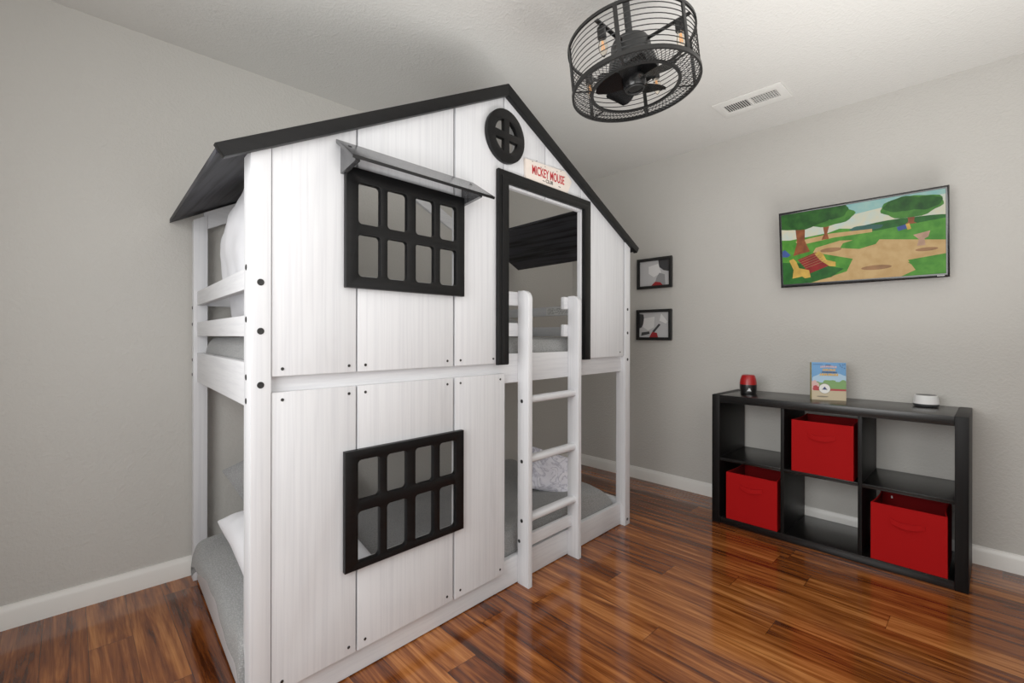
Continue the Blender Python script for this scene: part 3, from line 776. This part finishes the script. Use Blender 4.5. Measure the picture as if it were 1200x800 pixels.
picture(-.662, -.948, 1.474, 1.704, 'upper small black-framed print with a dark corner sweep, beside the bunk bed',
        [([(.62, 1), (1, 1), (1, .52), (.80, .58), (.66, .72)], 2), ([(.30, .78), (.62, .86), (.72, .50), (.48, .34), (.30, .50)], 4), ([(.50, 0), (.86, 0), (.84, .42), (.66, .50), (.56, .30)], 5), ([(.38, 0), (.78, 0), (.70, .12), (.52, .16)], 3)])
picture(-.657, -.945, 1.083, 1.314, 'lower small black-framed print with a pale stroke at right, beside the bunk bed',
        [([(0, .95), (.14, .92), (.18, .66), (.08, .40), (0, .36)], 2), ([(.16, .76), (.52, .82), (.50, .40), (.30, .28), (.12, .42)], 4), ([(.44, .24), (.66, .54), (.72, .50), (.50, .18)], 2), ([(.68, .66), (.74, .94), (.94, .62), (.90, .54)], 4),
         ([(.34, 0), (.64, 0), (.60, .18), (.44, .22)], 3), ([(.06, .06), (.36, .14), (.34, .24), (.08, .20)], 2)])

# ------------------------------------------------------------------ ceiling vent
vt = empty('ceiling_vent', (-.452, -1.641, HT)); tag(vt, 'white louvred air vent in the ceiling', 'vent')
vw = plain('vent_white', srgb(222, 221, 217), .4); vd = plain('vent_dark', srgb(60, 60, 60), .8)
bm = plate_mesh([[(-.101, -.176), (.101, -.176), (.101, .176), (-.101, .176)], [(-.050, -.140), (.050, -.140), (.050, .140), (-.050, .140)]], .008, .002)
bm.transform(Matrix.Translation((0, 0, -.0082))); finish(bm, 'vent_frame', vw, vt)
bm = bmesh.new(); box_into(bm, -.052, .052, -.142, .142, -.0015, -.0003, 0); finish(bm, 'backing', vd, vt)
for y0, crossed in ((.006, False), (-.138, True)):
    bm = bmesh.new()
    for k in range(11):
        y = y0+.006+k*.0122
        m_ = Matrix.Translation((0, y, -.006)) @ Matrix.Rotation(math.radians(28), 4, 'X')
        b4 = bmesh.new(); box_into(b4, -.050, .050, -.0036, .0036, -.0006, .0006, 0); b4.transform(m_)
        t_ = bpy.data.meshes.new('t'); b4.to_mesh(t_); b4.free(); bm.from_mesh(t_); bpy.data.meshes.remove(t_)
    if crossed:
        for k in range(5): box_into(bm, -.036+k*.018-.002, -.036+k*.018+.002, y0, y0+.132, -.0045, -.0025, 0)
    finish(bm, 'louvre_panel', vw, vt)
bm = bmesh.new(); box_into(bm, -.050, .050, -.006, .006, -.0085, -.002, 0); finish(bm, 'centre_bar', vw, vt)

# ------------------------------------------------------------------ caged ceiling fan
fn = Vector((-.02971, .10086, .99446)).normalized(); fu = Vector((-.99955, 0, -.02987)).normalized(); fv_ = fn.cross(fu)
FS = .905
FC = Vector((-3.22328, -2.59471, 1.113))+FS*(Vector((-1.5708, -1.5843, 2.116))-Vector((-3.22328, -2.59471, 1.113)))
FM = Matrix(((fu.x, fv_.x, fn.x, FC.x), (fu.y, fv_.y, fn.y, FC.y), (fu.z, fv_.z, fn.z, FC.z), (0, 0, 0, 1)))
fan = empty('caged_ceiling_fan', mat=FM); tag(fan, 'black caged drum ceiling fan with four filament bulbs', 'ceiling fan')
fb = plain('fan_black', srgb(20, 20, 20), .42, .2); fdk = plain('fan_blade', srgb(14, 14, 15), .25); fgrey = plain('fan_motor', srgb(40, 41, 42), .45, .3)
R, FH, RI = .2500, .185, .172
def fpart(name, bm, mat, parent=None, **k):
    bm.transform(Matrix.Scale(FS, 4)); return finish(bm, name, mat, parent or fan, **k)
def P(r, deg, z): return (r*math.cos(math.radians(deg)), r*math.sin(math.radians(deg)), z)
def ring(r, z, n=72): return [P(r, 360*k/n, z) for k in range(n)]
def band(name, r0, r1, z0, z1, mat, seg=72):
    bm = bmesh.new(); pr = [(r0, z0), (r1, z0), (r1, z1), (r0, z1)]
    rs = [[bm.verts.new(P(r, 360*k/seg, z)) for k in range(seg)] for r, z in pr]
    for i in range(4):
        a, b = rs[i], rs[(i+1) % 4]
        for k in range(seg): bm.faces.new([a[k], a[(k+1) % seg], b[(k+1) % seg], b[k]])
    return fpart(name, bm, mat)
band('cage_ring', R-.004, R+.004, -.010, .006, fb)
band('cage_ring', R-.004, R+.004, FH-.006, FH+.006, fb)
band('grille_ring', RI-.006, RI+.006, -.008, .000, fb)
for k in range(8):
    bm = bmesh.new(); tube_into(bm, ring(R-.001, .020+k*(FH-.03)/7.6), .0018, 6, True); fpart('cage_wire', bm, fb)
for k in range(6):
    a = 19.4+60*k
    bm = bmesh.new(); box_into(bm, R-.0035, R+.0035, -.008, .008, -.006, FH+.004, .001); bm.transform(Matrix.Rotation(math.radians(a), 4, 'Z')); fpart('cage_strap', bm, fb)
    bm = bmesh.new(); box_into(bm, RI, R, -.0035, .0035, -.007, -.003, 0); bm.transform(Matrix.Rotation(math.radians(a), 4, 'Z')); fpart('grille_bar', bm, fb)
bm = bmesh.new(); nl = 84                                # diamond mesh of the grille
for d in (1, -1):
    for k in range(nl):
        a0 = 360*k/nl
        tube_into(bm, [P(RI+(R-RI)*q/4, a0+d*13*q/4, -.0045) for q in range(5)], .0013, 4)
fpart('grille_mesh', bm, fb)
bm = bmesh.new(); lathe_into(bm, [(.030, .052), (.095, .055), (.100, .070), (.092, .110), (.082, .135), (.078, .178), (.070, .192), (.045, .201), (.014, .203)], 40); fpart('motor_housing', bm, fgrey)
bm = bmesh.new(); lathe_into(bm, [(.0145, .200), (.0145, .470)], 24); fpart('downrod', bm, fgrey)
bm = bmesh.new(); lathe_into(bm, [(.030, .405), (.062, .430), (.070, .446), (.070, .452)], 32); fpart('ceiling_canopy', bm, fgrey)
for k in range(4):
    a = 2+90*k
    bm = bmesh.new(); box_into(bm, .07, R-.002, -.008, .008, FH-.022, FH-.016, .001); bm.transform(Matrix.Rotation(math.radians(a), 4, 'Z')); fpart('spoke', bm, fb)
glass, nt, b_ = new_mat('bulb_glass')
b_.inputs['Base Color'].default_value = (1, .93, .82, 1); b_.inputs['Roughness'].default_value = .03; b_.inputs['Transmission Weight'].default_value = 1; b_.inputs['IOR'].default_value = 1.12
fil, nt, b_ = new_mat('filament'); b_.inputs['Base Color'].default_value = (.8, .35, .1, 1); b_.inputs['Emission Color'].default_value = (1, .62, .32, 1); b_.inputs['Emission Strength'].default_value = .3
for k in range(4):
    a = 0+91*k
    x, y, _ = P(.205, a, 0); T_ = Matrix.Translation((x, y, 0))
    bm = bmesh.new(); lathe_into(bm, [(.010, FH-.020), (.016, FH-.026), (.017, FH-.065), (.013, FH-.070)], 20, True, T_); so = fpart('lamp_socket', bm, fb)
    bm = bmesh.new(); lathe_into(bm, [(.010, FH-.0705), (.012, FH-.078), (.0175, FH-.092), (.0165, FH-.110), (.009, FH-.130), (.002, FH-.139)], 20, True, T_); fpart('bulb', bm, glass, so)
    bm = bmesh.new()
    for q in range(4):
        u_, w_ = .005*math.cos(q*PI/2), .005*math.sin(q*PI/2); tube_into(bm, [(x+u_*.5, y+w_*.5, FH-.078), (x+u_, y+w_, FH-.112)], .0011, 5)
    fpart('filament', bm, fil, so)
bm = bmesh.new(); lathe_into(bm, [(.012, -.006), (.040, -.004), (.046, .010), (.046, .040), (.035, .052)], 32); fpart('blade_hub', bm, fdk)
bm = bmesh.new(); tube_into(bm, ring(.034, -.007, 32), .004, 6, True); fpart('hub_rim', bm, fb)
for k in range(5):
    bm = bmesh.new()
    pts = []
    for i in range(9):
        r = .040+.112*i/8; hw = .030+.022*math.sin(PI*min(1, i/7.0)*.62)
        if i == 8: hw *= .75
        pts.append([(r, -hw, .036-.022*1.0), (r, 0, .030), (r, hw, .042)])
    vs = [[bm.verts.new(p) for p in row] for row in pts]
    for a, b in zip(vs, vs[1:]):
        for q in range(2): bm.faces.new([a[q], b[q], b[q+1], a[q+1]])
    ex = bmesh.ops.solidify(bm, geom=bm.faces[:], thickness=.003)
    bm.transform(Matrix.Rotation(math.radians(28+72*k), 4, 'Z')); fpart('fan_blade', bm, fdk)

# ------------------------------------------------------------------ camera
cam = bpy.data.cameras.new('camera'); co = bpy.data.objects.new('camera', cam); C.objects.link(co)
cam.sensor_width = 36; cam.sensor_fit = 'HORIZONTAL'; cam.lens = 542.785/1200*36
cam.shift_y = -(400-393.379)/1200
yaw = math.radians(46.26275)
fw = Vector((math.cos(yaw), math.sin(yaw), 0)); rt = Vector((math.sin(yaw), -math.cos(yaw), 0)); up = Vector((0, 0, 1))
ro = math.radians(.0875); r2 = rt*math.cos(ro)+up*math.sin(ro); u2 = up*math.cos(ro)-rt*math.sin(ro)
co.matrix_world = Matrix(((r2.x, u2.x, -fw.x, -3.22328), (r2.y, u2.y, -fw.y, -2.59471), (r2.z, u2.z, -fw.z, 1.113), (0, 0, 0, 1)))
cam.clip_start = .02
bpy.context.scene.camera = co

# ------------------------------------------------------------------ light
def area(name, loc, target, sx, sy, power, col=(1, 1, 1), spread=180):
    l = bpy.data.lights.new(name, 'AREA'); l.shape = 'RECTANGLE'; l.size = sx; l.size_y = sy; l.energy = power; l.color = col; l.spread = math.radians(spread)
    o = bpy.data.objects.new(name, l); C.objects.link(o); o.location = loc
    o.rotation_euler = (Vector(target)-Vector(loc)).to_track_quat('-Z', 'Y').to_euler(); return o
area('window_daylight', (X0-.02, -1.95, 1.40), (0, -1.95, 1.25), 1.55, 1.25, 39, (1, .985, .96))
area('room_fill', (-2.2, Y0+.06, 1.5), (-1.6, 0, 1.1), 2.6, 1.6, 21, (1, .99, .97))
area('ceiling_bounce', (-1.5, -2.75, .55), (-1.6, -2.3, 2.4), 1.8, 1.0, 24, (1, .99, .97), 125)
w = bpy.data.worlds.new('sky'); bpy.context.scene.world = w; w.use_nodes = True
w.node_tree.nodes['Background'].inputs[0].default_value = (.85, .92, 1, 1); w.node_tree.nodes['Background'].inputs[1].default_value = 1.0
sc = bpy.context.scene
sc.view_settings.view_transform = 'Standard'; sc.view_settings.look = 'None'; sc.view_settings.exposure = -0.10; sc.view_settings.gamma = 1.13
sc.cycles.use_denoising = True
sc.cycles.max_bounces = 10; sc.cycles.diffuse_bounces = 5
